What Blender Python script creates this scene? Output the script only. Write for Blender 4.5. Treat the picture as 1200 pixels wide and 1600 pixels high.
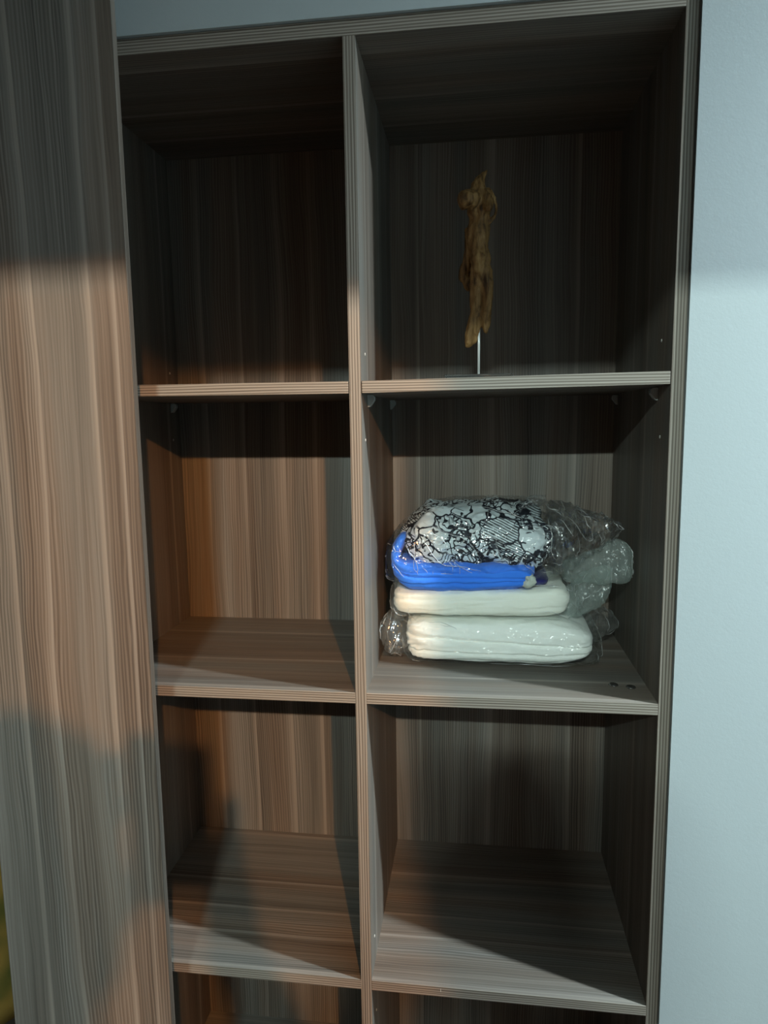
import bpy, bmesh, math, random
from mathutils import Vector, Matrix, noise
sin, cos, PI = math.sin, math.cos, math.pi
S = bpy.context.scene
C = S.collection
for o in list(bpy.data.objects):
    bpy.data.objects.remove(o)

# ------------------------------------------------------------------ camera
F, YAW, PIT, ROL = 1075.75, .13111, .13093, -.01396
ZO = 1.06                                   # height of the middle shelf above the floor
CAM = Vector((.17975, -1.04712, .43319 + ZO))
fw = Vector((-sin(YAW) * cos(PIT), cos(YAW) * cos(PIT), -sin(PIT)))
rt = Vector((cos(YAW), sin(YAW), 0)); up = rt.cross(fw)
R_ = rt * cos(ROL) + up * sin(ROL); U_ = -rt * sin(ROL) + up * cos(ROL)
cd = bpy.data.cameras.new('camera'); cam = bpy.data.objects.new('camera', cd); C.objects.link(cam)
m = Matrix((R_, U_, -fw)).transposed().to_4x4(); m.translation = CAM
cam.matrix_world = m
cd.sensor_fit = 'HORIZONTAL'; cd.sensor_width = 36; cd.lens = 36 * F / 1200; cd.clip_start = .003
S.camera = cam

# ------------------------------------------------------------------ light
w = bpy.data.worlds.new('world'); S.world = w; w.use_nodes = True
w.node_tree.nodes['Background'].inputs[0].default_value = (.7, .85, 1, 1)
w.node_tree.nodes['Background'].inputs[1].default_value = .0
S.view_settings.view_transform = 'Standard'; S.view_settings.look = 'None'
S.view_settings.gamma = 1; S.view_settings.use_curve_mapping = False
S.view_settings.exposure = 0.0
S.cycles.transparent_max_bounces = 32
S.cycles.max_bounces = 8

def light(name, kind, loc, power, col, size, rot=(0, 0, 0)):
    d = bpy.data.lights.new(name, kind); d.energy = power; d.color = col
    if kind == 'AREA':
        d.shape = 'DISK' if size < .1 else 'RECTANGLE'; d.size = size
        if size >= .1: d.size_y = .022
    else:
        d.shadow_soft_size = size
    o = bpy.data.objects.new(name, d); C.objects.link(o); o.location = loc; o.rotation_euler = rot
    return o
COOL_AT = (2.0, -.53, 2.50); WARM_AT = (.73, -2.3, 2.215); NEUT_AT = (.085, -2.3, 2.215)
light('downlight_light', 'AREA', COOL_AT, 155, (.74, .91, .97), .09)
light('warm_bulb_light', 'POINT', WARM_AT, 185, (1, .44, .13), .020)
light('white_batten_light', 'AREA', NEUT_AT, 30, (.80, 1, .95), .18, (math.radians(72), 0, 0))

# ------------------------------------------------------------------ node helper
class N:
    def __init__(s, name):
        s.m = bpy.data.materials.new(name); s.m.use_nodes = True; s.t = s.m.node_tree; s.t.nodes.clear()
        s.out = s.t.nodes.new('ShaderNodeOutputMaterial')
    def n(s, typ, **k):
        x = s.t.nodes.new(typ)
        for a, b in k.items(): setattr(x, a, b)
        return x
    def put(s, sock, v):
        if isinstance(v, bpy.types.NodeSocket): s.t.links.new(v, sock)
        elif isinstance(v, (tuple, list)) and sock.type == 'RGBA' and len(v) == 3: sock.default_value = (*v, 1)
        else: sock.default_value = v
    def ma(s, op, a, b=0.0, c=None):
        x = s.n('ShaderNodeMath', operation=op); s.put(x.inputs[0], a); s.put(x.inputs[1], b)
        if c is not None: s.put(x.inputs[2], c)
        return x.outputs[0]
    def xyz(s, kind='Object'):
        t = s.n('ShaderNodeTexCoord'); q = s.n('ShaderNodeSeparateXYZ'); s.t.links.new(t.outputs[kind], q.inputs[0])
        return t.outputs[kind], q.outputs[0], q.outputs[1], q.outputs[2]
    def vec(s, a, b, c):
        x = s.n('ShaderNodeCombineXYZ')
        for i, v in enumerate((a, b, c)): s.put(x.inputs[i], v)
        return x.outputs[0]
    def noise(s, v, scale=1, detail=2, rough=.5, dist=0):
        x = s.n('ShaderNodeTexNoise'); s.put(x.inputs['Vector'], v); s.put(x.inputs['Scale'], scale)
        s.put(x.inputs['Detail'], detail); s.put(x.inputs['Roughness'], rough); s.put(x.inputs['Distortion'], dist)
        return x.outputs['Fac']
    def ramp(s, f, stops):
        x = s.n('ShaderNodeValToRGB'); s.put(x.inputs[0], f); e = x.color_ramp.elements
        while len(e) < len(stops): e.new(.5)
        for q, (p, c) in zip(e, stops):
            q.position = p; q.color = (*c, 1) if len(c) == 3 else c
        return x.outputs[0]
    def mix(s, f, a, b, mode='MIX'):
        x = s.n('ShaderNodeMix', data_type='RGBA', blend_type=mode)
        s.put(x.inputs[0], f); s.put(x.inputs[6], a); s.put(x.inputs[7], b)
        return x.outputs[2]
    def maprange(s, v, a, b, c=0.0, d=1.0, smooth=True):
        x = s.n('ShaderNodeMapRange', interpolation_type='SMOOTHSTEP' if smooth else 'LINEAR')
        for i, q in enumerate((v, a, b, c, d)): s.put(x.inputs[i], q)
        return x.outputs[0]
    def bump(s, h, strength, dist):
        x = s.n('ShaderNodeBump'); s.put(x.inputs['Height'], h); s.put(x.inputs['Strength'], strength); s.put(x.inputs['Distance'], dist)
        return x.outputs[0]
    def pbr(s, col, rough=.5, spec=.4, metal=0, normal=None, **k):
        p = s.n('ShaderNodeBsdfPrincipled'); s.put(p.inputs['Base Color'], col); s.put(p.inputs['Roughness'], rough)
        s.put(p.inputs['Specular IOR Level'], spec); s.put(p.inputs['Metallic'], metal)
        if normal is not None: s.t.links.new(normal, p.inputs['Normal'])
        for a, b in k.items(): s.put(p.inputs[a.replace('_', ' ')], b)
        s.t.links.new(p.outputs[0], s.out.inputs[0]); return s.m

def plain(name, col, rough=.5, spec=.4, metal=0, var=.12, sc=30):
    q = N(name); v, *_ = q.xyz()
    f = q.noise(v, sc, 3)
    c = q.mix(f, [max(0, x * (1 - var)) for x in col], [min(1, x * (1 + var)) for x in col])
    return q.pbr(c, rough, spec, metal)

_seed = [0]
WD, WM, WL = (.068, .056, .045), (.158, .133, .110), (.285, .250, .214)
def wood(name, across, along, streaks=(), gain=1.0):
    """grey-brown printed laminate: combed fine grain, broad bands and a few pale streaks (position, width, wander)"""
    _seed[0] += 3.7; sd = _seed[0]
    q = N(name); V, x, y, z = q.xyz(); ax = {'X': x, 'Y': y, 'Z': z}
    u, v = ax[across], ax[along]
    wa = q.ma('SUBTRACT', q.noise(q.vec(q.ma('MULTIPLY', u, 5.0), q.ma('MULTIPLY', v, 1.5), sd), 1, 2), .5)
    u2 = q.ma('MULTIPLY_ADD', wa, .030, u)
    wf = q.ma('SUBTRACT', q.noise(q.vec(q.ma('MULTIPLY', u, 26.0), q.ma('MULTIPLY', v, 6.0), sd + 1), 1, 2), .5)
    u3 = q.ma('MULTIPLY_ADD', wf, .008, u2)
    band = q.noise(q.vec(q.ma('MULTIPLY', u2, 17.0), q.ma('MULTIPLY', v, .5), sd + 2), 1, 3, .55)
    fine = q.noise(q.vec(q.ma('MULTIPLY', u3, 330.0), q.ma('MULTIPLY', v, 2.5), sd + 3), 1, 2, .6)
    mid = q.noise(q.vec(q.ma('MULTIPLY', u3, 90.0), q.ma('MULTIPLY', v, 1.2), sd + 4), 1, 2, .5)
    comb = q.ma('SINE', q.ma('MULTIPLY_ADD', q.noise(q.vec(q.ma('MULTIPLY', u2, 42.0), q.ma('MULTIPLY', v, 1.6), sd + 5), 1, 2), 16.0, q.ma('MULTIPLY', u3, 2 * PI / .0052)))
    comb = q.maprange(comb, -.9, 1.0, -1.0, 1.0)
    cmask = q.maprange(q.noise(q.vec(q.ma('MULTIPLY', u2, 11.0), q.ma('MULTIPLY', v, .9), sd + 6), 1, 1), .34, .58, .25, 1.0)
    val = q.ma('MULTIPLY_ADD', q.ma('SUBTRACT', band, .5), 1.0, .44)
    val = q.ma('MULTIPLY_ADD', q.ma('SUBTRACT', fine, .5), .62, val)
    val = q.ma('MULTIPLY_ADD', q.ma('SUBTRACT', mid, .5), .30, val)
    val = q.ma('MULTIPLY_ADD', q.ma('MULTIPLY', comb, cmask), .135, val)
    g = lambda c: tuple(k * gain for k in c)
    cb = q.ramp(val, [(.05, g((.068, .050, .039))), (.45, g((.160, .127, .102))), (.95, g((.285, .240, .200)))])
    cg = q.ramp(val, [(.05, g((.068, .061, .053))), (.45, g((.157, .142, .124))), (.95, g((.285, .262, .235)))])
    hue = q.maprange(q.noise(q.vec(q.ma('MULTIPLY', u2, 15.0), q.ma('MULTIPLY', v, .8), sd + 8), 1, 2), .38, .62)
    col = q.mix(hue, cb, cg)
    tot = None
    for (p, wd, wander) in streaks:
        uu = q.ma('MULTIPLY_ADD', wa, wander, u)
        d = q.ma('DIVIDE', q.ma('SUBTRACT', uu, p), wd)
        # pale on one side, fading out on the other
        d = q.ma('MAXIMUM', q.ma('MULTIPLY', d, 3.2), q.ma('MULTIPLY', d, -.6))
        e = q.ma('EXPONENT', q.ma('MULTIPLY', q.ma('MULTIPLY', d, d), -1.0))
        tot = e if tot is None else q.ma('MAXIMUM', tot, e)
    if tot is not None:
        brk = q.maprange(q.noise(q.vec(q.ma('MULTIPLY', u, 3.0), q.ma('MULTIPLY', v, 2.2), sd + 9), 1, 1), .25, .6, .35, 1.0)
        col = q.mix(q.ma('MULTIPLY', q.ma('MULTIPLY', tot, .62), brk), col, g((.33, .29, .25)))
    return q.pbr(col, .48, .35, normal=q.bump(fine, .12, .0006))

def edge_wood(name, across, along):
    _seed[0] += 2.3; sd = _seed[0]
    q = N(name); V, x, y, z = q.xyz(); ax = {'X': x, 'Y': y, 'Z': z}; u, v = ax[across], ax[along]
    ph = q.noise(q.vec(q.ma('MULTIPLY', u, 60.0), q.ma('MULTIPLY', v, 3.0), sd), 1, 2)
    st = q.ma('SINE', q.ma('MULTIPLY_ADD', ph, 7.0, q.ma('MULTIPLY', u, 2 * PI / .0041)))
    fine = q.noise(q.vec(q.ma('MULTIPLY', u, 500.0), q.ma('MULTIPLY', v, 3.0), sd + 1), 1, 2)
    val = q.ma('MULTIPLY_ADD', st, .26, q.ma('MULTIPLY_ADD', q.ma('SUBTRACT', fine, .5), .5, .55))
    col = q.ramp(val, [(.1, (.072, .054, .040)), (.5, (.205, .171, .138)), (.9, (.37, .322, .272))])
    return q.pbr(col, .45, .35)

def wall_mat(name, col):
    q = N(name); V, *_ = q.xyz()
    h = q.noise(V, 420, 3, .6); h2 = q.noise(V, 130, 2)
    c = q.mix(q.noise(V, 3, 2), [k * .97 for k in col], col)
    return q.pbr(c, .62, .3, normal=q.bump(q.ma('ADD', h, h2), .14, .0008))

# ------------------------------------------------------------------ mesh helpers
def link(name, me, mat=None, parent=None, smooth=False):
    o = bpy.data.objects.new(name, me); C.objects.link(o)
    if mat:
        me.materials.clear(); me.materials.append(mat)
    if parent: o.parent = parent
    if smooth: me.polygons.foreach_set('use_smooth', [True] * len(me.polygons))
    return o
def from_bm(name, bm, mat, parent=None, smooth=False):
    me = bpy.data.meshes.new(name); bmesh.ops.recalc_face_normals(bm, faces=bm.faces); bm.to_mesh(me); bm.free()
    return link(name, me, mat, parent, smooth)
def bm_box(bm, x0, x1, y0, y1, z0, z1):
    vs = [bm.verts.new((x, y, z)) for x in (x0, x1) for y in (y0, y1) for z in (z0, z1)]
    for f in ((0, 1, 3, 2), (4, 6, 7, 5), (0, 4, 5, 1), (2, 3, 7, 6), (0, 2, 6, 4), (1, 5, 7, 3)):
        bm.faces.new([vs[i] for i in f])
    return vs
def box(name, x0, x1, y0, y1, z0, z1, mat, parent=None, bev=0.0):
    bm = bmesh.new(); bm_box(bm, x0, x1, y0, y1, z0, z1)
    if bev: bmesh.ops.bevel(bm, geom=list(bm.edges), offset=bev, segments=2, profile=.5, affect='EDGES')
    return from_bm(name, bm, mat, parent)
def empty(name, loc=(0, 0, 0)):
    o = bpy.data.objects.new(name, None); C.objects.link(o); o.location = loc; o.empty_display_size = .05; return o
def tag(o, label, cat, group=None):
    o['label'] = label; o['category'] = cat
    if group: o['group'] = group
    return o
def struct(o): o['kind'] = 'structure'; return o
def lathe(name, prof, mat, parent=None, n=24, loc=(0, 0, 0), axis='Z', smooth=True):
    bm = bmesh.new(); rings = []
    for r, h in prof:
        ring = []
        for i in range(n):
            a = 2 * PI * i / n; p = (r * cos(a), r * sin(a), h)
            if axis == 'X': p = (p[2], p[0], p[1])
            if axis == 'Y': p = (p[0], p[2], p[1])
            ring.append(bm.verts.new((p[0] + loc[0], p[1] + loc[1], p[2] + loc[2])))
        rings.append(ring)
    for a, b in zip(rings, rings[1:]):
        for i in range(n): bm.faces.new((a[i], a[(i + 1) % n], b[(i + 1) % n], b[i]))
    bm.faces.new(rings[0]); bm.faces.new(rings[-1])
    return from_bm(name, bm, mat, parent, smooth)

# ------------------------------------------------------------------ the room
TH = .01834; W = .45
XR = TH / 2 + W; XL = -XR; DEP = .4035
M_wall = wall_mat('white_plaster', (.41, .445, .45))
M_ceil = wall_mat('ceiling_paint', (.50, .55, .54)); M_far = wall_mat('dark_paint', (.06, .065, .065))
M_floor = wood('floor_laminate', 'Y', 'X', (), .5)
ZT = .97878 + ZO                            # underside of the top panel
TT = .0225
WF = -.006                                   # the wall stands a little proud of the shelves
CX0, CX1 = -1.2, XR + TH                     # outer ends of the built-in run
struct(box('floor', -1.8, 2.8, -3.4, .62, -.06, 0, M_floor))
struct(box('ceiling', -1.8, 2.8, -1.46, .62, 2.62, 2.7, M_ceil))
bm = bmesh.new()
bm_box(bm, CX1 + .001, 2.8, WF, .62, 0, 2.62)                     # right of the shelves
bm_box(bm, -1.8, CX1 + .001, WF, .62, ZT + TT + .001, 2.62)              # above them
bm_box(bm, -1.8, CX1 + .001, .45, .62, 0, ZT + TT + .001)                  # behind
struct(from_bm('wall_front', bm, M_wall))
struct(box('wall_right', 2.8, 2.9, -3.4, .62, 0, 2.7, M_wall))
struct(box('wall_left', -1.9, -1.8, -3.4, .62, 0, 2.7, M_far))
JX0, JX1, HEAD = -.62, .511, 2.0185
bm = bmesh.new()
bm_box(bm, -1.8, JX0, -1.46, -1.38, 0, 2.62); bm_box(bm, JX1, 2.8, -1.46, -1.38, 0, 2.62); bm_box(bm, JX0, JX1, -1.46, -1.38, HEAD, 2.62)
struct(from_bm('wall_back', bm, wall_mat('grey_paint', (.17, .19, .185))))
struct(box('wall_corridor', -1.8, 2.8, -3.5, -3.4, 0, 2.7, M_far))
struct(box('ceiling_corridor', -1.8, 2.8, -3.4, -1.46, 2.30, 2.36, M_far))

# ------------------------------------------------------------------ the shelf unit
unit = empty('shelf_unit'); tag(unit, 'built-in grey-brown wood-grain shelf unit with two columns of open compartments', 'shelf unit')
MEZ = edge_wood('edge_upright', 'X', 'Z'); MEX = edge_wood('edge_shelf', 'Z', 'X')
EB = .0012
def upright(name, x0, x1, z0, z1, streaks):
    o = box(name, x0, x1, EB, DEP + .008, z0, z1, wood('laminate_' + name, 'Y', 'Z', streaks, .92), unit)
    box('edge_band', x0, x1, -.0002, EB, z0, z1, MEZ, o, .0004)
    return o
Z0 = .06
p_div = upright('divider', -TH / 2, TH / 2, Z0, ZT, [(.071, .004, .02), (.225, .006, .03), (.33, .004, .02)])
p_rt = upright('side_panel', XR, XR + TH, 0, ZT + TT, [(.149, .004, .02), (.245, .005, .02), (.33, .004, .02)])
p_lf = upright('side_panel', XL - TH, XL, 0, ZT + TT, [(.35, .004, .02), (.2, .005, .02)])
o = box('top_panel', XL, XR, EB, DEP + .008, ZT, ZT + TT, wood('laminate_top', 'Y', 'X', [(.052, .005, .01), (.20, .004, .02), (.31, .005, .02)]), unit)
box('edge_band', XL, XR, -.0002, EB, ZT, ZT + TT, MEX, o, .0004)
o = box('bottom_panel', XL, XR, EB, DEP + .008, Z0 - TH, Z0, wood('laminate_bottom', 'Y', 'X', [(.1, .005, .02)]), unit)
box('edge_band', XL, XR, -.0002, EB, Z0 - TH, Z0, MEX, o, .0004)
box('plinth', XL, XR, .03, .045, 0, Z0 - TH, wood('laminate_plinth', 'Z', 'X', []), unit)
box('back_panel', TH / 2, XR, DEP, DEP + .008, Z0, ZT, wood('laminate_back_a', 'X', 'Z', [(.065, .0035, .008), (.218, .008, .02), (.385, .005, .02)]), unit)
box('back_panel', XL, -TH / 2, DEP, DEP + .008, Z0, ZT, wood('laminate_back_b', 'X', 'Z', [(-.396, .005, .02), (-.312, .004, .02), (-.226, .006, .02), (-.157, .004, .015)]), unit)

Z1, Z2, Z3 = .49522 + ZO, ZO, -.51255 + ZO
def shelf(x0, x1, z, streaks, gap=0.0, tilt=0.0):
    o = box('shelf', x0 + gap, x1 - gap, EB, DEP, z - TH, z, wood('laminate_shelf', 'Y', 'X', streaks), unit)
    e = box('edge_band', x0 + gap, x1 - gap, -.0002, EB, z - TH, z, MEX, o, .0006)
    if tilt:
        xm = (x0 + x1) / 2
        for q in (o, e):
            for v in q.data.vertices: v.co.z += (v.co.x - xm) * tilt
    return o
G = .0012
s1l = shelf(XL, -TH / 2, Z1, [(.1, .004, .02), (.3, .004, .02)], G, -.004)
s1r = shelf(TH / 2, XR, Z1 + .0015, [(.08, .004, .02), (.25, .004, .02)], G, .010)
s2l = shelf(XL, -TH / 2, Z2, [(.143, .0035, .012), (.30, .004, .02), (.012, .006, .005)])
s2r = shelf(TH / 2, XR, Z2, [(.082, .0035, .006), (.25, .005, .02), (.010, .006, .005)])
s3l = shelf(XL, -TH / 2, Z3, [(.230, .0035, .012), (.39, .004, .004), (.150, .003, .02), (.086, .004, .02), (.008, .006, .004)])
s3r = shelf(TH / 2, XR, Z3, [(.290, .0045, .012), (.165, .003, .02), (.110, .0035, .012), (.008, .006, .004)])

# clear plastic shelf pins, dowel-hole caps, cam caps
qn = N('clear_plastic_pin'); 
M_pin = qn.pbr((.72, .76, .74), .12, .6, Transmission_Weight=.55, IOR=1.45)
M_cap = plain('pale_hole_cap', (.55, .54, .50), .4)
M_cam = plain('grey_metal_cam', (.20, .19, .18), .22, .6, .85)
def pin(sh, x, y, side, zt):
    """moulded shelf support: round peg in the panel, small bracket under the shelf"""
    bm = bmesh.new(); s = side
    prof = [(0, 0), (.009, 0), (.012, -.004), (.012, -.009), (.004, -.019), (0, -.020)]
    a = [bm.verts.new((x + s * px, y - .006, zt + pz)) for px, pz in prof]
    b = [bm.verts.new((x + s * px, y + .006, zt + pz)) for px, pz in prof]
    bm.faces.new(a); bm.faces.new(b[::-1])
    for i in range(len(prof)): bm.faces.new((a[i], b[i], b[(i + 1) % len(prof)], a[(i + 1) % len(prof)]))
    bmesh.ops.bevel(bm, geom=list(bm.edges), offset=.0009, segments=1, affect='EDGES')
    o = from_bm('shelf_pin', bm, M_pin, sh); o['label'] = 'clear plastic shelf support'
zb = Z1 - TH
pin(s1r, TH / 2, .069, 1, zb - .001); pin(s1r, TH / 2, .372, 1, zb - .001); pin(s1r, XR, .073, -1, zb + .002); pin(s1r, XR, .375, -1, zb + .002)
pin(s1l, XL, .364, 1, zb); pin(s1l, XL, .069, 1, zb); pin(s1l, -TH / 2, .364, -1, zb - .001); pin(s1l, -TH / 2, .069, -1, zb - .001)
def cap(par, x, y, z, s): lathe('hole_cap', [(.0001, 0), (.0026, 0), (.0022, s * .0007), (.0001, s * .0009)], M_cap, par, 12, (x, y, z), 'X')
for y, z in ((.035, .404), (.044, .538), (.040, -.461), (.047, -.612)): cap(p_div, TH / 2, y, z + ZO, 1)
for y, z in ((.049, .404), (.06, .548)): cap(p_rt, XR, y, z + ZO, -1)
for y, z in ((.364, .54), (.364, .40)): cap(p_lf, XL, y, z + ZO, 1)
for x, y in ((.407, .073), (.433, .065)):
    o = lathe('cam_cap', [(.0001, .0), (.0078, 0), (.0078, .0008), (.0068, .0016), (.0030, .0011), (.0001, .0009)], M_cam, s2r, 24, (x, y, Z2)); o['label'] = 'round grey metal fitting cap'
o = box('repair_mark', .1262, .1272, -.0006, -.0001, Z3 - .009, Z3 - .003, M_cap, s3r)

# ------------------------------------------------------------------ door panel and what shows beyond it
door = empty('door_panel', (-.44, -.11, 0)); tag(door, 'tall narrow wood-grain door panel standing in front of the left shelves', 'door')
DX0, DX1, DY0, DY1 = -.1335, .1405, -.002, .010
def off(l): return [(p + .44, a, b) for p, a, b in l]
o = box('leaf', DX0, DX1, DY0, DY1, .015, 2.55, wood('laminate_door', 'X', 'Z', off([(-.357, .0042, .008), (-.503, .0045, .012), (-.446, .004, .03), (-.320, .003, .01)]), 1.1), door)
box('edge_band', DX1, DX1 + .001, DY0, DY1, .015, 2.55, wood('laminate_door_end', 'Y', 'Z', [], .55), o, .0003)  # shade put into this end's colour, offsetting the downlight that strikes it
box('edge_band', DX0 - .001, DX0, DY0, DY1, .015, 2.55, wood('laminate_door_end_b', 'Y', 'Z', [], 1.0), o, .0003)
box('guide_rail', -.30, .18, -.016, .016, 2.552, 2.58, plain('rail_metal', (.5, .5, .5), .35, .5, .8), door)
box('floor_guide', -.10, .10, -.004, .004, .0, .0145, plain('guide_plastic', (.1, .1, .1), .5), door)

# neighbouring bay with a hanging ochre cloth, just seen past the door's lower left edge
bay = empty('wardrobe_bay', (-.84, 0, 0)); tag(bay, 'dark open wardrobe bay behind the door panel at the left edge', 'wardrobe')
MB = wood('laminate_bay', 'X', 'Z', [])
box('back_panel', -.36, .345, DEP, DEP + .008, 0, ZT + TT, MB, bay)
box('side_panel', -.378, -.36, 0, DEP + .008, 0, ZT + TT, wood('laminate_bay_side', 'Y', 'Z', []), bay)
box('top_panel', -.36, .345, 0, DEP, ZT, ZT + TT, wood('laminate_bay_top', 'Y', 'X', []), bay)
lathe('hanging_rail', [(.0125, -.36), (.0125, .345)], plain('rail_chrome', (.7, .7, .7), .2, .5, .9), bay, 16, (0, .2, 1.85), 'X')
def hanging_cloth():
    bm = bmesh.new(); nx, nz = 40, 30; g = []
    for k in range(2):
        rows = []
        for j in range(nz + 1):
            t = j / nz; row = []
            for i in range(nx + 1):
                s = i / nx
                x = (s - .5) * .34
                y = .035 * sin(s * 17 + .8 * t) * (.35 + .65 * t) + .015 * noise.noise(Vector((s * 4, t * 3, 2))) + (.006 if k else 0)
                row.append(bm.verts.new((x, y, 1.35 - 1.15 * t)))
            rows.append(row)
        g.append(rows)
    for k in range(2):
        for j in range(nz):
            for i in range(nx): bm.faces.new((g[k][j][i], g[k][j][i + 1], g[k][j + 1][i + 1], g[k][j + 1][i]))
    for j in range(nz):
        for i in (0, nx): bm.faces.new((g[0][j][i], g[1][j][i], g[1][j + 1][i], g[0][j + 1][i]))
    for i in range(nx):
        for j in (0, nz): bm.faces.new((g[0][j][i], g[0][j][i + 1], g[1][j][i + 1], g[1][j][i]))
    return bm
q = N('ochre_cloth'); V, x, y, z = q.xyz()
M_ochre = q.pbr(q.ramp(q.noise(V, 9, 2), [(.35, (.10, .12, .03)), (.6, (.36, .24, .06))]), .85, .2)
cl = empty('hanging_cloth', (-.76, .2, 0)); tag(cl, 'sliver of ochre and green cloth past the lower left edge of the door', 'cloth')
o = from_bm('cloth', hanging_cloth(), M_ochre, cl, True)
# hanger that carries it
bm = bmesh.new()
cu = bpy.data.curves.new('hanger', 'CURVE'); cu.dimensions = '3D'; cu.bevel_depth = .0025; cu.bevel_resolution = 3
for pts in ([(-.17, 0, 1.352), (0, 0, 1.44), (.17, 0, 1.352), (-.17, 0, 1.352)], [(0, 0, 1.44), (0, 0, 1.80), (.014, 0, 1.845), (.0, 0, 1.868), (-.015, 0, 1.85)]):
    sp = cu.splines.new('POLY'); sp.points.add(len(pts) - 1)
    for a, b in zip(sp.points, pts): a.co = (*b, 1)
bm.free()
def curve_mesh(cu, name, mat, parent):
    t = bpy.data.objects.new('tmp', cu); C.objects.link(t)
    me = bpy.data.meshes.new_from_object(t.evaluated_get(bpy.context.evaluated_depsgraph_get())); bpy.data.objects.remove(t)
    return link(name, me, mat, parent, True)
curve_mesh(cu, 'hanger', plain('hanger_wire', (.3, .3, .3), .3, .5, .8), cl)

# ------------------------------------------------------------------ driftwood figure
def evaluate(o):
    dg = bpy.context.evaluated_depsgraph_get(); me = bpy.data.meshes.new_from_object(o.evaluated_get(dg))
    return me
def blob_mesh(chains, voxel, smooth_it=6):
    """chains: lists of (x,y,z,r) sampled as overlapping spheres, fused by a voxel remesh"""
    bm = bmesh.new()
    for ch in chains:
        for (a, b) in zip(ch, ch[1:]) if len(ch) > 1 else [(ch[0], ch[0])]:
            a4, b4 = Vector(a), Vector(b); d = (b4.to_3d() - a4.to_3d()).length
            n = max(1, int(d / (min(a4[3], b4[3]) * .45)))
            for i in range(n + 1):
                p = a4.lerp(b4, i / n)
                bmesh.ops.create_icosphere(bm, subdivisions=2, radius=p[3], matrix=Matrix.Translation(p.to_3d()))
    me = bpy.data.meshes.new('tmp'); bm.to_mesh(me); bm.free()
    t = bpy.data.objects.new('tmp', me); C.objects.link(t)
    r = t.modifiers.new('r', 'REMESH'); r.mode = 'VOXEL'; r.voxel_size = voxel
    s = t.modifiers.new('s', 'SMOOTH'); s.factor = .5; s.iterations = smooth_it
    out = evaluate(t); bpy.data.objects.remove(t)
    return out
fig = empty('driftwood_figure', (.187, .165, Z1 + .001)); tag(fig, 'carved brown driftwood figure on a thin metal rod and clear base', 'sculpture')
def cp(x, y, r, dy=0.0):       # sketch units of the figure -> metres
    k = .000249
    return ((x - 365) * k, dy, (1478 - y) * k + .012, r * k * 1.08)
ch = [
    [cp(412, 138, 7, .004), cp(392, 160, 16, .004), cp(365, 190, 30, .002), cp(356, 240, 44, 0), cp(352, 310, 62, 0), cp(365, 390, 74, .002), cp(368, 450, 66, .006)],
    [cp(368, 450, 62, .006), cp(362, 520, 74, .006), cp(356, 590, 66, .004), cp(360, 650, 60, 0), cp(370, 710, 66, -.004), cp(372, 770, 64, -.003), cp(378, 820, 60, 0)],
    [cp(318, 330, 58, -.012), cp(296, 345, 62, -.022), cp(285, 350, 58, -.028)],
    [cp(262, 372, 34, -.020), cp(250, 388, 20, -.020)],
    [cp(410, 300, 40, -.004), cp(425, 360, 34, -.012), cp(424, 398, 26, -.020)],
    [cp(415, 262, 24, .010), cp(455, 300, 18, .012), cp(478, 345, 12, .010), cp(480, 400, 11, .006), cp(462, 440, 12, .002), cp(435, 462, 14, 0)],
    [cp(285, 500, 20, .014), cp(300, 560, 34, .016), cp(300, 640, 34, .020), cp(272, 740, 40, .022), cp(262, 800, 34, .022), cp(300, 860, 36, .014), cp(330, 890, 30, .006)],
    [cp(400, 800, 50, -.002), cp(420, 870, 40, -.006), cp(428, 950, 36, -.006), cp(424, 1030, 34, -.004), cp(408, 1100, 36, -.002), cp(416, 1150, 26, 0), cp(420, 1185, 13, 0)],
    [cp(362, 820, 58, .002), cp(350, 900, 46, .002), cp(346, 980, 42, .002), cp(338, 1060, 40, .002), cp(325, 1140, 42, 0), cp(308, 1200, 36, 0), cp(300, 1250, 28, 0), cp(290, 1275, 14, 0)],
    [cp(340, 1150, 36, .002), cp(345, 1200, 24, .002), cp(338, 1245, 18, .002)],
]
me = blob_mesh(ch, .0021, 3)
me.calc_loop_triangles()
nr = [v.normal.copy() for v in me.vertices]
for v, nn in zip(me.vertices, nr):
    p = v.co
    d = .0030 * noise.noise(Vector((p.x * 75, p.y * 75, p.z * 26)) + Vector((3, 1, 7)))
    d += .0018 * noise.ridged_multi_fractal(Vector((p.x * 120, p.y * 120, p.z * 30)), 1, 2, 3, 1, 2) - .0022
    d += .0008 * noise.noise(p * 330)
    v.co = p + nn * d
q = N('driftwood'); V, x, y, z = q.xyz()
g1 = q.noise(q.vec(q.ma('MULTIPLY', x, 120.0), q.ma('MULTIPLY', y, 120.0), q.ma('MULTIPLY', z, 22.0)), 1, 4, .6, .6)
g2 = q.noise(V, 26, 2)
colr = q.ramp(q.ma('MULTIPLY_ADD', q.ma('SUBTRACT', g2, .5), .5, g1), [(.3, (.05, .022, .007)), (.5, (.24, .125, .042)), (.8, (.46, .27, .105))])
M_drift = q.pbr(colr, .62, .35, normal=q.bump(g1, .5, .002))
link('driftwood', me, M_drift, fig, True)
M_steel = plain('steel_painted_shine', (.88, .88, .86), .25, .5, .15, .03)  # near-white base colour stands in for the lamp's reflection on steel
lathe('metal_rod', [(.0001, .0128), (.0022, .0128), (.0022, .098), (.0001, .100)], M_steel, fig, 16)
qn = N('clear_acrylic'); M_acr = qn.pbr((.93, .96, .95), .03, .5, Transmission_Weight=.95, IOR=1.49)
box('base_plate', -.056, .056, -.046, .046, .0, .0125, M_acr, fig, .0015)
lathe('rod_collar', [(.0001, .0126), (.005, .0126), (.005, .0138), (.004, .0145), (.0001, .0145)], M_steel, fig, 20)

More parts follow.
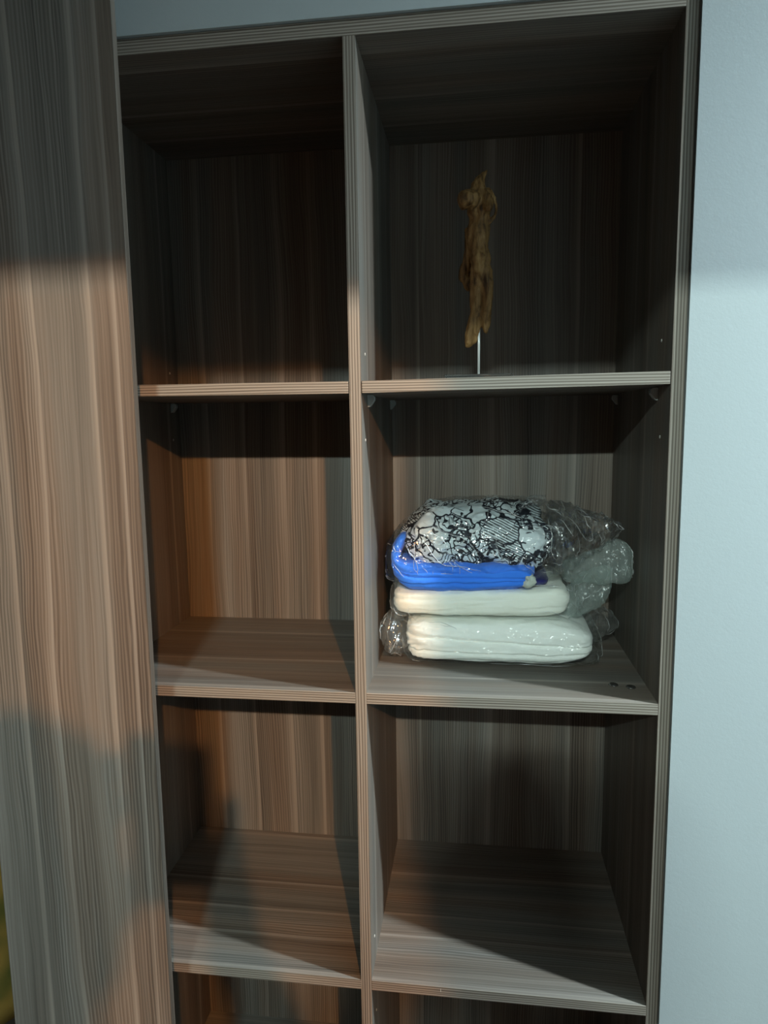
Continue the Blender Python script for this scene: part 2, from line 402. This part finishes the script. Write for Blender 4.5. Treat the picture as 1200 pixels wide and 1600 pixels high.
# ------------------------------------------------------------------ clothes in plastic bags
def spow(v, e): return math.copysign(abs(v) ** e, v)
def slab(name, cx, cy, cz, w_, d_, h_, mat, parent, exy=.35, ez=.55, amp=.003, sc=18, seed=0, warp=None, nu=96, nv=26, stretch=(1, 1, 1), smooth=True, grooves=(), fine=.0, rough_left=0):
    """soft folded cloth: a rounded slab with wrinkles; grooves are the crease lines between its folds"""
    bm = bmesh.new(); rings = []
    def even(f, n, t0, t1):                  # points spread evenly along the outline
        P = [f(t0 + (t1 - t0) * i / 1600) for i in range(1601)]; L = [0]
        for u_, v_ in zip(P, P[1:]): L.append(L[-1] + math.hypot(u_[0] - v_[0], u_[1] - v_[1]))
        out, k_ = [], 0
        for i in range(n + 1):
            tgt = L[-1] * i / n
            while k_ < 1599 and L[k_ + 1] < tgt: k_ += 1
            f_ = (tgt - L[k_]) / max(L[k_ + 1] - L[k_], 1e-9)
            out.append((P[k_][0] + (P[k_ + 1][0] - P[k_][0]) * f_, P[k_][1] + (P[k_ + 1][1] - P[k_][1]) * f_))
        return out
    R0 = min(w_, d_) / 2
    prof = even(lambda t: (R0 * spow(cos(t), ez), h_ / 2 * spow(sin(t), ez)), nv * 2, -PI / 2, PI / 2)
    # spend most rows on the rim, few on the flat top and bottom
    prof = [q_ for i, q_ in enumerate(prof) if q_[0] > R0 * .55 or i % 4 == 0][1:-1]
    plan = even(lambda t: (w_ / 2 * spow(cos(t), exy), d_ / 2 * spow(sin(t), exy)), nu, 0, 2 * PI)[:-1]
    for (rr, zz) in prof:
        ring = []
        for (px_, py_) in plan:
            p = Vector((px_ * rr / R0, py_ * rr / R0, zz))
            nrm = Vector((p.x / w_ ** 2, p.y / d_ ** 2, p.z / h_ ** 2)).normalized()
            a = Vector((p.x * stretch[0], p.y * stretch[1], p.z * stretch[2])) * sc + Vector((seed, seed * .7, 0))
            d = amp * (noise.noise(a) + .5 * noise.noise(a * 2.3))
            if fine: d += fine * (.45 - abs(noise.noise(a * 3.1 + Vector((9, 4, 2)))) - .5 * abs(noise.noise(a * 5.7)))
            for (gz, sl, dp, wd) in grooves:
                t = (p.z - gz - sl * p.x - .003 * noise.noise(Vector((p.x * 22, p.y * 9, gz * 90 + seed)))) / wd
                d -= dp * math.exp(-t * t) * (.75 + .5 * noise.noise(Vector((p.x * 14, seed, gz * 50))))
            if rough_left: d += rough_left * max(0, min(1, (-p.x / w_ - .38) / .08)) * (noise.noise(p * 95) + .6 * noise.noise(p * 210))
            p += nrm * d
            p += Vector((cx, cy, cz))
            if warp: p = warp(p)
            ring.append(bm.verts.new(p))
        rings.append(ring)
    for a, b in zip(rings, rings[1:]):
        for i in range(nu): bm.faces.new((a[i], a[(i + 1) % nu], b[(i + 1) % nu], b[i]))
    bm.faces.new(rings[0]); bm.faces.new(rings[-1])
    return from_bm(name, bm, mat, parent, smooth)

def loft(name, stations, mat, parent, amp=.006, sc=28, seed=0, n=72, sub=9, flat=True, e=.8, big=.5):
    """plastic film: rings (x, y, z, ry, rz, lean) blended along x with sharp crinkles; ends pinched shut"""
    st = [Vector(s) if len(s) == 6 else Vector((*s, 0)) for s in stations]
    rows = []
    for k in range(len(st) - 1):
        p0, p1, p2, p3 = st[max(k - 1, 0)], st[k], st[k + 1], st[min(k + 2, len(st) - 1)]
        for i in range(sub + (k == len(st) - 2)):
            t = i / sub
            rows.append(.5 * ((2 * p1) + (p2 - p0) * t + (2 * p0 - 5 * p1 + 4 * p2 - p3) * t * t + (3 * p1 - p0 - 3 * p2 + p3) * t ** 3))
    bm = bmesh.new(); rings = []; rnd = random.Random(seed)
    for j, r in enumerate(rows):
        ring = []
        for i in range(n):
            a = 2 * PI * (i + .35 * rnd.uniform(-1, 1)) / n
            ry, rz = max(r[3], .0008), max(r[4], .0008)
            dy, dz = ry * spow(cos(a), e), rz * spow(sin(a), e)
            p = Vector((r[0] + r[5] * dz / rz, r[1] + dy, r[2] + dz))
            nn = Vector((.25 * rnd.uniform(-1, 1), dy / ry ** 1.2, dz / rz ** 1.2)).normalized()
            qv = p * sc + Vector((seed * 3.1, seed, 0))
            dsp = (1 - abs(noise.noise(qv))) - .8 + big * noise.noise(qv * .4) + .5 * (abs(noise.noise(qv * 2.1 + Vector((5, 5, 5)))) - .2)
            fall = min(1, min(ry, rz) / .012)
            p += nn * amp * dsp * (.35 + .65 * fall)
            p.x += rnd.uniform(-1, 1) * .0012
            ring.append(bm.verts.new(p))
        rings.append(ring)
    for a, b in zip(rings, rings[1:]):
        for i in range(n):
            bm.faces.new((a[i], a[(i + 1) % n], b[(i + 1) % n])); bm.faces.new((a[i], b[(i + 1) % n], b[i]))
    bm.faces.new(rings[0]); bm.faces.new(rings[-1])
    return from_bm(name, bm, mat, parent, not flat)

def film(name, gloss, veil, tint=(.99, 1, 1), rough=.12, milky=(.8, .84, .84), crease=55.0, bstr=.35):
    q = N(name); V, *_ = q.xyz()
    tr = q.n('ShaderNodeBsdfTransparent'); q.put(tr.inputs[0], tint)
    gl = q.n('ShaderNodeBsdfGlossy'); q.put(gl.inputs[0], (1, 1, 1)); q.put(gl.inputs['Roughness'], rough)
    nz = q.n('ShaderNodeTexNoise'); q.put(nz.inputs['Vector'], V); q.put(nz.inputs['Scale'], 45)
    dv = q.n('ShaderNodeVectorMath', operation='MULTIPLY_ADD'); q.put(dv.inputs[0], nz.outputs['Color']); dv.inputs[1].default_value = (.03, .03, .03); q.put(dv.inputs[2], V)
    rd = lambda sc_, k_: q.ma('MULTIPLY', q.ma('ABSOLUTE', q.ma('SUBTRACT', q.noise(dv.outputs[0], sc_, 1), .5)), k_)
    bp = q.bump(q.ma('ADD', rd(crease, 1.0), rd(crease * 2.7, .45)), bstr, 1.6 / crease); q.t.links.new(bp, gl.inputs['Normal'])
    df = q.n('ShaderNodeBsdfDiffuse'); q.put(df.inputs[0], milky)
    tl = q.n('ShaderNodeBsdfTranslucent'); q.put(tl.inputs[0], milky)
    m0 = q.n('ShaderNodeMixShader'); q.put(m0.inputs[0], .4); q.t.links.new(df.outputs[0], m0.inputs[1]); q.t.links.new(tl.outputs[0], m0.inputs[2])
    m1 = q.n('ShaderNodeMixShader'); q.put(m1.inputs[0], veil); q.t.links.new(tr.outputs[0], m1.inputs[1]); q.t.links.new(m0.outputs[0], m1.inputs[2])
    lw = q.n('ShaderNodeLayerWeight'); q.put(lw.inputs[0], .35)
    fac = q.ma('MULTIPLY_ADD', lw.outputs['Fresnel'], gloss * 3.5, gloss * .5)
    m2 = q.n('ShaderNodeMixShader'); q.t.links.new(fac, m2.inputs[0]); q.t.links.new(m1.outputs[0], m2.inputs[1]); q.t.links.new(gl.outputs[0], m2.inputs[2])
    q.t.links.new(m2.outputs[0], q.out.inputs[0]); return q.m
M_clear = film('clear_film', .09, .004, rough=.16, crease=34.0, bstr=.3)
M_clear2 = film('thin_clear_film', .05, .012, rough=.22, crease=26.0)
M_shine = film('shiny_film', .14, .004, rough=.13, crease=45.0, bstr=.15)
M_ear = film('crinkled_film', .12, .045, rough=.16, crease=30.0, bstr=.15)
M_flap = film('cloudy_flap', .05, .26, (.97, 1, .99), .25, (.66, .74, .71), 16.0)
M_frost = film('frosted_film', .03, .06, (.99, 1, 1), .24, (.93, .96, .93))

def crease_glint_mat():  # white in the colour keeps the painted fold highlights pale
    q = N('film_crease'); tr = q.n('ShaderNodeBsdfTransparent'); gl = q.n('ShaderNodeBsdfGlossy'); q.put(gl.inputs['Roughness'], .32)
    mx = q.n('ShaderNodeMixShader'); q.put(mx.inputs[0], .55); df = q.n('ShaderNodeBsdfDiffuse'); q.put(df.inputs[0], (.9, .93, .93)); m3 = q.n('ShaderNodeMixShader'); q.put(m3.inputs[0], .42)
    q.t.links.new(gl.outputs[0], m3.inputs[1]); q.t.links.new(df.outputs[0], m3.inputs[2]); q.t.links.new(tr.outputs[0], mx.inputs[1]); q.t.links.new(m3.outputs[0], mx.inputs[2])
    q.t.links.new(mx.outputs[0], q.out.inputs[0]); return q.m
M_crease_glint = crease_glint_mat()
def crease_glints(bag, count, seed, rad=.0005, steps=(3, 8), where=None):
    """sharp glossy fold ridges that run over a bag's film"""
    rnd = random.Random(seed); me = bag.data; nb = {}
    for e in me.edges:
        a, b = e.vertices; nb.setdefault(a, []).append(b); nb.setdefault(b, []).append(a)
    vs = [v.index for v in me.vertices if (where is None or where(v.co + bag.parent.location))]
    bm = bmesh.new()
    for _ in range(count):
        k = rnd.choice(vs); path = [k]; d = None
        for _s in range(rnd.randint(*steps)):
            best, bs = None, -9
            for j in nb[path[-1]]:
                if j in path: continue
                w_ = (me.vertices[j].co - me.vertices[path[-1]].co)
                if w_.length < 1e-5: continue
                w_.normalize(); sc_ = (w_.dot(d) if d is not None else 0) + rnd.uniform(-.45, .45)
                if sc_ > bs: best, bs, bd = j, sc_, w_
            if best is None: break
            path.append(best); d = bd
        if len(path) < 3: continue
        rings = []
        for i, j in enumerate(path):
            p = me.vertices[j].co + me.vertices[j].normal * .0006
            t = (me.vertices[path[min(i + 1, len(path) - 1)]].co - me.vertices[path[max(i - 1, 0)]].co).normalized()
            u_ = t.cross(Vector((.31, .77, .55))).normalized(); v_ = t.cross(u_)
            r = rad * (.35 if i in (0, len(path) - 1) else rnd.uniform(.7, 1.3))
            rings.append([bm.verts.new(p + r * (u_ * cos(a) + v_ * sin(a))) for a in (0, 1.257, 2.513, 3.770, 5.027)])
        for a, b in zip(rings, rings[1:]):
            for i in range(5): bm.faces.new((a[i], a[(i + 1) % 5], b[(i + 1) % 5], b[i]))
    o = from_bm('film_crease_glints', bm, M_crease_glint, bag, True); o['kind'] = 'stuff'
    return o

def cloth(name, c0, c1, sc=140):
    q = N(name); V, *_ = q.xyz()
    f = q.noise(V, 12, 3); h = q.noise(V, sc, 2); h2 = q.noise(V, 35, 3, .55, .8)
    return q.pbr(q.mix(f, c0, c1), .85, .2, normal=q.bump(q.ma('MULTIPLY_ADD', h, .25, h2), .35, .004), Sheen_Weight=.15)
M_white = cloth('white_cotton', (.90, .91, .84), (.94, .95, .91))
M_cream = cloth('cream_cotton', (.90, .90, .78), (.94, .94, .86))
M_blue = cloth('blue_cotton', (.035, .19, .88), (.055, .26, .97))
M_pale = cloth('pale_grey_cotton', (.42, .46, .40), (.62, .66, .60))
M_navy = cloth('navy_cotton', (.02, .02, .10), (.03, .03, .16))

def print_mat():
    q = N('ink_print_cotton'); V, x, y, z = q.xyz()
    def off(k):
        a = q.n('ShaderNodeVectorMath', operation='ADD'); q.put(a.inputs[0], V); a.inputs[1].default_value = k; return a.outputs[0]
    nn = q.n('ShaderNodeTexNoise'); q.put(nn.inputs['Vector'], V); q.put(nn.inputs['Scale'], 28); q.put(nn.inputs['Detail'], 2)
    dv = q.n('ShaderNodeVectorMath', operation='MULTIPLY_ADD'); q.put(dv.inputs[0], nn.outputs['Color']); dv.inputs[1].default_value = (.045, .045, .045); q.put(dv.inputs[2], V)
    D = dv.outputs[0]
    vo = q.n('ShaderNodeTexVoronoi', feature='DISTANCE_TO_EDGE'); q.put(vo.inputs['Vector'], D); q.put(vo.inputs['Scale'], 17)
    line = q.ma('MULTIPLY', q.maprange(vo.outputs['Distance'], .022, .045, 1, 0), q.maprange(q.noise(off((4, 1, 2)), 24, 1), .36, .44))
    vc = q.n('ShaderNodeTexVoronoi', feature='F1'); q.put(vc.inputs['Vector'], D); q.put(vc.inputs['Scale'], 17)
    sc = q.n('ShaderNodeSeparateColor'); q.put(sc.inputs[0], vc.outputs['Color'])
    cr, cg = sc.outputs[0], sc.outputs[1]
    # concentric bands inside some cells (cross-hatched shapes), parallel hatching inside others
    rings = q.maprange(q.ma('SINE', q.ma('MULTIPLY', vc.outputs['Distance'], 52.0)), .55, .8)
    rings = q.ma('MULTIPLY', rings, q.ma('GREATER_THAN', cr, .62))
    hx = q.ma('MULTIPLY_ADD', z, 1500.0, q.ma('MULTIPLY', x, 700.0))
    hatch = q.maprange(q.ma('ADD', q.ma('SINE', hx), q.ma('MULTIPLY', q.noise(V, 90, 2), 1.6)), 1.05, 1.3)
    hatch = q.ma('MULTIPLY', hatch, q.ma('MULTIPLY', q.ma('GREATER_THAN', cg, .68), q.ma('LESS_THAN', cr, .62)))
    v2 = q.n('ShaderNodeTexVoronoi', feature='DISTANCE_TO_EDGE'); q.put(v2.inputs['Vector'], D); q.put(v2.inputs['Scale'], 62)
    small = q.ma('MULTIPLY', q.maprange(v2.outputs['Distance'], .06, .1, 1, 0), q.maprange(q.noise(off((.3, .1, .7)), 16, 1), .50, .55))
    solid = q.maprange(q.noise(off((1.3, 2.1, .2)), 30, 2, .5, .6), .60, .63)
    ink = q.ma('MAXIMUM', q.ma('MAXIMUM', line, rings), q.ma('MAXIMUM', q.ma('MAXIMUM', hatch, small), solid))
    col = q.mix(ink, (.70, .76, .78), (.012, .014, .022))
    return q.pbr(col, .8, .2, normal=q.bump(q.noise(V, 40, 3), .3, .004))
M_print = print_mat()

PF = .125                                    # front of the pile
# -- lowest package: white, clear bag
b1 = empty('bagged_garment', (.225, .24, Z2)); tag(b1, 'white folded garment in clear plastic, lowest of the stack on the shelf', 'folded clothes', 'bagged clothes stacked on the shelf')
def rel(b): return b.location
def wrp1(p):
    x = p.x; k = max(0, (x - .10)) ; p.z -= .10 * k * k * max(0, (p.z - .03)) / .05; return p
def lay(b, name, x0, x1, y0, y1, z0, z1, mat, **k):
    """a folded layer given in shelf coordinates, stored under its package"""
    L = b.location; cz = Z2 - L.z
    return slab(name, (x0 + x1) / 2 - L.x, (y0 + y1) / 2 - L.y, (z0 + z1) / 2 + cz, x1 - x0, y1 - y0, z1 - z0, mat, b, **k)
def end1(p):           # the right end thins out, the left end is a fat roll
    X = p.x + b1.location.x
    k = max(0, (X - .30) / .085)
    p.z = .040 + (p.z - .040) * (1 - .35 * k ** 2)
    return p
lay(b1, 'folded_garment', .060, .388, .124, .352, .003, .088, M_white, amp=.0045, seed=3, sc=16, exy=.22, ez=.42, stretch=(.45, 1, 1), nu=170, nv=90, fine=.0022, warp=end1,
    grooves=[(.003, -.055, .0055, .0022), (-.019, -.015, .0050, .0020), (-.033, .004, .0050, .0020)], rough_left=.006)
def lf(b, name, sts, mat, **k):
    L = b.location
    return loft(name, [(s[0] - L.x, s[1] - L.y, s[2] + Z2 - L.z, *s[3:]) for s in sts], mat, b, **k)
bag1 = lf(b1, 'plastic_bag', [(.050, .23, .044, .07, .012), (.060, .23, .046, .105, .034), (.085, .237, .0465, .121, .0445), (.16, .237, .047, .122, .0455), (.27, .237, .0465, .122, .045), (.365, .237, .044, .120, .0425), (.392, .237, .040, .110, .032), (.400, .237, .038, .100, .018)], M_clear2, amp=.0022, seed=5, e=.45, sc=24)
ear1 = lf(b1, 'bag_end', [(.064, .18, .048, .030, .026), (.048, .172, .048, .040, .038), (.032, .168, .050, .044, .042), (.020, .166, .054, .038, .030), (.0125, .166, .058, .026, .016)], M_ear, amp=.014, seed=8, sc=40, n=20, sub=3, e=.9)
ear2 = lf(b1, 'bag_end', [(.386, .25, .046, .06, .032), (.402, .26, .046, .06, .030, .012), (.420, .265, .046, .055, .024, .015), (.436, .27, .048, .045, .018, .008), (.447, .27, .050, .03, .008)], M_ear, amp=.014, seed=9, sc=36, n=20, sub=3, e=.9)
# -- second package: cream white, frosted bag with a trailing flap
b2 = empty('bagged_garment', (.19, .24, Z2 + .089)); tag(b2, 'creamy white folded garment in cloudy plastic, second from the bottom', 'folded clothes', 'bagged clothes stacked on the shelf')
def wrp2(p):
    return p
def end2(p):
    X = p.x + b2.location.x
    p.z += .045 * max(0, X - .16)
    return p
lay(b2, 'folded_garment', .036, .345, .128, .345, .087, .142, M_cream, amp=.006, seed=12, sc=18, exy=.25, ez=.45, stretch=(.5, 1, 1), nu=150, nv=60, fine=.003, warp=end2,
    grooves=[(.010, .02, .003, .003), (-.012, .01, .0025, .003)])
bag2 = lf(b2, 'plastic_bag', [(.028, .235, .114, .06, .012), (.036, .235, .115, .10, .026), (.06, .237, .115, .116, .032), (.15, .237, .117, .118, .032), (.25, .237, .119, .118, .035), (.335, .237, .120, .115, .034), (.355, .237, .122, .10, .028), (.365, .237, .124, .09, .018)], M_frost, amp=.004, seed=14, e=.5, sc=26)
flap1 = lf(b2, 'bag_flap', [(.340, .20, .158, .020, .016), (.360, .19, .166, .020, .026, .004), (.385, .182, .176, .018, .030, .004), (.408, .176, .182, .016, .030), (.428, .172, .186, .015, .032, -.004), (.443, .17, .186, .012, .028, -.004), (.4505, .17, .185, .006, .020)], M_flap, amp=.012, seed=16, sc=26, n=36, sub=6, e=1.0, big=.9)
flap2 = lf(b2, 'bag_flap', [(.335, .21, .106, .022, .026, .010), (.352, .205, .110, .024, .036, .010), (.374, .20, .122, .022, .044, .006), (.396, .20, .136, .018, .038, -.006), (.414, .20, .148, .012, .026, -.006), (.424, .20, .154, .006, .014)], M_flap, amp=.011, seed=18, sc=24, n=36, sub=6, e=1.0, big=.8)
# -- top package: blue and printed clothes, shiny clear bag
b3 = empty('bagged_garment', (.19, .24, Z2 + .139)); tag(b3, 'blue and black-and-white printed clothes in shiny clear plastic, top of the stack', 'folded clothes', 'bagged clothes stacked on the shelf')
def sag(p):
    X = p.x + .19
    p.z += .035 * max(0, (.075 - X) / .04) ** 2 * .5 + .10 * max(0, X - .22) ** 1.2
    return p
o = lay(b3, 'folded_shirt', .034, .286, .118, .34, .138, .189, M_blue, amp=.005, seed=22, sc=20, exy=.25, ez=.45, stretch=(.6, 1, 1), nu=150, nv=70, fine=.003, warp=sag,
        grooves=[(.012, .03, .0050, .0022), (.000, -.02, .0050, .0022), (-.011, .03, .0050, .0022)])
o['label'] = 'blue folded shirt'
o = slab('blue_flap', .041 - .19, .165 - .24, .201 - .139, .017, .05, .075, M_blue, b3, exy=.7, ez=.6, amp=.004, seed=31, sc=40, nu=40, nv=20, warp=lambda p: Vector((p.x + (p.z - .06) * .18 + 6 * (p.z - .06) ** 2, p.y, p.z)))
o['label'] = 'blue cloth end turned up'
o = lay(b3, 'navy_fold', .250, .312, .150, .30, .141, .160, M_navy, amp=.003, seed=33, exy=.5, ez=.8); o['label'] = 'dark navy cloth corner'
o = lay(b3, 'pale_fold', .262, .282, .117, .20, .146, .178, M_pale, amp=.006, seed=34, exy=.8, ez=.9, sc=60, fine=.004); o['label'] = 'pale bunched cloth'
def wr3(p):
    X = p.x + .19; Y = p.y + .24
    p.z -= .10 * max(0, X - .20) ** 1.1 + .55 * max(0, .095 - X) ** 1.15
    p.z -= .20 * max(0, .17 - Y)
    return p
o = slab('printed_shirt', .182 - .19, .235 - .24, .226 - .139, .270, .215, .108, M_print, b3, exy=.55, ez=.8, amp=.015, seed=41, sc=17, nu=170, nv=80, stretch=(.8, 1, 1.2), fine=.007, warp=wr3); o['label'] = 'white cloth with black ink-drawing print'
o = slab('printed_fold', .215 - .19, .255 - .24, .262 - .139, .17, .14, .034, M_print, b3, exy=.7, ez=.8, amp=.012, seed=44, sc=26, nu=110, nv=40, fine=.006); o['label'] = 'white cloth with black ink-drawing print'
o = slab('printed_fold', .262 - .19, .185 - .24, .205 - .139, .095, .10, .062, M_print, b3, exy=.7, ez=.8, amp=.011, seed=46, sc=28, nu=100, nv=40, fine=.006); o['label'] = 'white cloth with black ink-drawing print'
bag3 = lf(b3, 'plastic_bag', [(.0225, .21, .178, .05, .02), (.030, .22, .185, .095, .040), (.055, .228, .196, .112, .056), (.10, .230, .208, .118, .070), (.18, .232, .213, .119, .076), (.26, .232, .214, .116, .076), (.305, .23, .216, .105, .068), (.330, .225, .220, .095, .060)], M_clear, amp=.0075, seed=51, sc=26, e=.62, n=64, sub=7)
ear3 = lf(b3, 'bag_end', [(.318, .225, .218, .095, .064), (.345, .215, .222, .085, .058), (.368, .205, .227, .070, .048, .004), (.390, .195, .232, .055, .034, .004), (.408, .19, .236, .045, .022, .004), (.424, .185, .240, .03, .011), (.436, .185, .242, .015, .003)], M_shine, amp=.019, seed=53, sc=34, n=34, sub=4, e=.85)
lf(b3, 'bag_crease', [(.262, .17, .285, .012, .006), (.275, .17, .290, .018, .010), (.292, .18, .292, .020, .009), (.304, .18, .296, .010, .005)], M_clear, amp=.008, seed=55, sc=70, n=20, sub=4)

front = lambda p: p.y < .20
crease_glints(bag1, 14, 1, .00035, (3, 9), front); crease_glints(bag2, 26, 2, .0004, (3, 8), lambda p: p.y < .2 and (p.x < .11 or p.x > .3)); crease_glints(bag3, 50, 3, .00042, (3, 9), front)
crease_glints(ear1, 30, 4, .0005, (2, 4)); crease_glints(ear2, 22, 5, .0004, (2, 4)); crease_glints(flap1, 16, 6, .0005, (3, 7)); crease_glints(flap2, 10, 7, .0005, (3, 6))
crease_glints(ear3, 60, 8, .00045, (2, 4), lambda p: p.y < .22 or p.z > Z2 + .24)

# ------------------------------------------------------------------ lamps (out of view)
M_lamp = plain('white_lamp_metal', (.8, .8, .8), .4)
dl = empty('ceiling_downlight', (COOL_AT[0], COOL_AT[1], 2.62)); tag(dl, 'round white ceiling downlight to the right of the shelves', 'ceiling light')
lathe('housing', [(.075, 0), (.075, -.10), (.068, -.112), (.055, -.112), (.05, -.06), (.0001, -.06)], M_lamp, dl, 32)
e = empty('pendant_bulb', (WARM_AT[0], WARM_AT[1], 2.30)); tag(e, 'warm bulb on a white ceiling rose in the corridor', 'lamp')
lathe('ceiling_rose', [(.0001, 0), (.05, 0), (.045, -.012), (.02, -.022), (.018, -.040), (.0001, -.041)], M_lamp, e, 28)
e = empty('batten_light', (NEUT_AT[0], NEUT_AT[1], 2.30)); tag(e, 'short white batten light in the corridor', 'lamp')
box('batten', -.09, .09, -.045, -.02, -.12, 0, M_lamp, e, .004)

# ------------------------------------------------------------------ the person taking the picture (behind the camera, casts the soft shadows)
def skin_body(name, pts, edges, rad, parent, sub=2):
    me = bpy.data.meshes.new(name); me.from_pydata(pts, edges, [])
    o = bpy.data.objects.new(name, me); C.objects.link(o)
    sk = o.modifiers.new('skin', 'SKIN'); sk.use_smooth_shade = True; sk.branch_smoothing = .6
    lay_ = me.skin_vertices[0].data
    for i, r in enumerate(rad): lay_[i].radius = (r, r) if not isinstance(r, tuple) else r
    lay_[0].use_root = True
    ss = o.modifiers.new('sub', 'SUBSURF'); ss.levels = sub; ss.render_levels = sub
    out = evaluate(o); bpy.data.objects.remove(o); return out
PX, PY = .153, -1.335
per = empty('person', (PX, PY, 0)); tag(per, 'person in a dark shirt holding up a phone to take the picture', 'person')
pts, edges, rad = [], [], []
def pv(p, r, link_to=None):
    pts.append((p[0] - PX, p[1] - PY, p[2])); rad.append(r)
    if link_to is not None: edges.append((link_to, len(pts) - 1))
    return len(pts) - 1
pel = pv((PX, PY, .92), (.145, .105)); wst = pv((PX, PY, 1.08), (.125, .090), pel); chs = pv((PX, PY - .01, 1.26), (.150, .105), wst)
nk0 = pv((PX, PY, 1.385), (.075, .065), chs); nk1 = pv((PX, PY + .01, 1.44), (.052, .052), nk0); hd0 = pv((PX, PY + .03, 1.50), (.066, .075), nk1); hd1 = pv((PX, PY + .025, 1.588), (.078, .090), hd0); hd2 = pv((PX, PY + .015, 1.650), (.055, .065), hd1)
for sgn in (-1, 1):
    hip = pv((PX + sgn * .09, PY, .84), .088, pel); kn = pv((PX + sgn * .11, PY + .02, .48), .058, hip); an = pv((PX + sgn * .12, PY - .01, .09), .042, kn)
    he = pv((PX + sgn * .12, PY - .02, .045), .040, an); toe = pv((PX + sgn * .14, PY + .15, .035), .032, he)
    sh = pv((PX + sgn * .165, PY, 1.355), .058, chs)
    el = pv((PX + sgn * .215, PY + .13, 1.165), .044, sh)
    hx = .118 if sgn < 0 else .202
    up_ = .066 if sgn < 0 else .028
    wr = pv((hx + sgn * (.055 if sgn < 0 else .03), -1.105, 1.325 + up_), .029, el)
    pm = pv((hx + sgn * (.034 if sgn < 0 else .018), -1.083, 1.378 + up_), (.034, .020), wr)
    # four fingers wrapped behind the phone edge, thumb on the near side
    for k, (dz, ln) in enumerate(((.052, .9), (.036, 1.0), (.018, .97), (.000, .8))):
        kx = hx + sgn * .022
        f0 = pv((kx, -1.074, 1.392 + dz + up_), .0098, pm); f1 = pv((kx - sgn * .006, -1.052, 1.394 + dz + up_), .0088, f0)
        f2 = pv((kx - sgn * .022 * ln, -1.0505, 1.396 + dz + up_), .0078, f1)
    t0 = pv((hx + sgn * .012, -1.088, 1.405 + up_), .0115, pm); t1 = pv((hx - sgn * .010, -1.084, 1.425 + up_), .0098, t0); t2 = pv((hx - sgn * .024, -1.082, 1.440 + up_), .0082, t1)
me = skin_body('person_body', pts, edges, rad, per)
M_skin = plain('skin', (.42, .26, .18), .5, .35, 0, .06); M_shirt = plain('dark_shirt', (.05, .055, .07), .85, .2); M_trs = plain('dark_trousers', (.04, .045, .06), .85, .2); M_hair = plain('dark_hair', (.02, .017, .015), .5)
body = link('body', me, M_skin, per, True); me.materials.append(M_shirt); me.materials.append(M_trs)
for p_ in me.polygons:
    c_ = p_.center; wy = c_.y + PY
    if c_.z < .95: p_.material_index = 2 if c_.z > .07 else 1
    elif c_.z < 1.405 and wy < -1.13: p_.material_index = 1
lathe('hair', [(.0001, 1.688), (.05, 1.681), (.080, 1.655), (.090, 1.60), (.092, 1.555), (.082, 1.50), (.07, 1.49)], M_hair, per, 24, (0, -.005, 0))
hc = (0, .105, 1.56)
for sgn in (-1, 1):
    lathe('eye', [(.0001, 0), (.009, .002), (.0125, .009), (.009, .016), (.0001, .018)], plain('eye_white', (.7, .7, .68), .3), per, 12, (sgn * .032, .104, 1.572), 'Y')
    lathe('ear', [(.0001, -.006), (.016, -.006), (.022, 0), (.016, .006), (.0001, .006)], M_skin, per, 14, (sgn * .088, .015, 1.56), 'X')
lathe('nose', [(.016, 0), (.013, .012), (.006, .022), (.0001, .025)], M_skin, per, 12, (0, .108, 1.545), 'Y')
box('mouth', -.024, .024, .098, .112, 1.512, 1.521, plain('lips', (.35, .14, .12), .5), per, .003)
ph = empty('phone', (.160, -1.062, 1.385)); tag(ph, 'black phone held up in both hands to take the picture', 'phone')
box('phone_body', -.038, .038, -.0042, .0042, 0, .158, plain('phone_shell', (.02, .02, .022), .3), ph, .003)
lathe('camera_lens', [(.0001, .0042), (.007, .0042), (.007, .0058), (.005, .006), (.0001, .0056)], plain('lens_glass', (.01, .01, .02), .05), ph, 20, (.0198, 0, .108), 'Y')
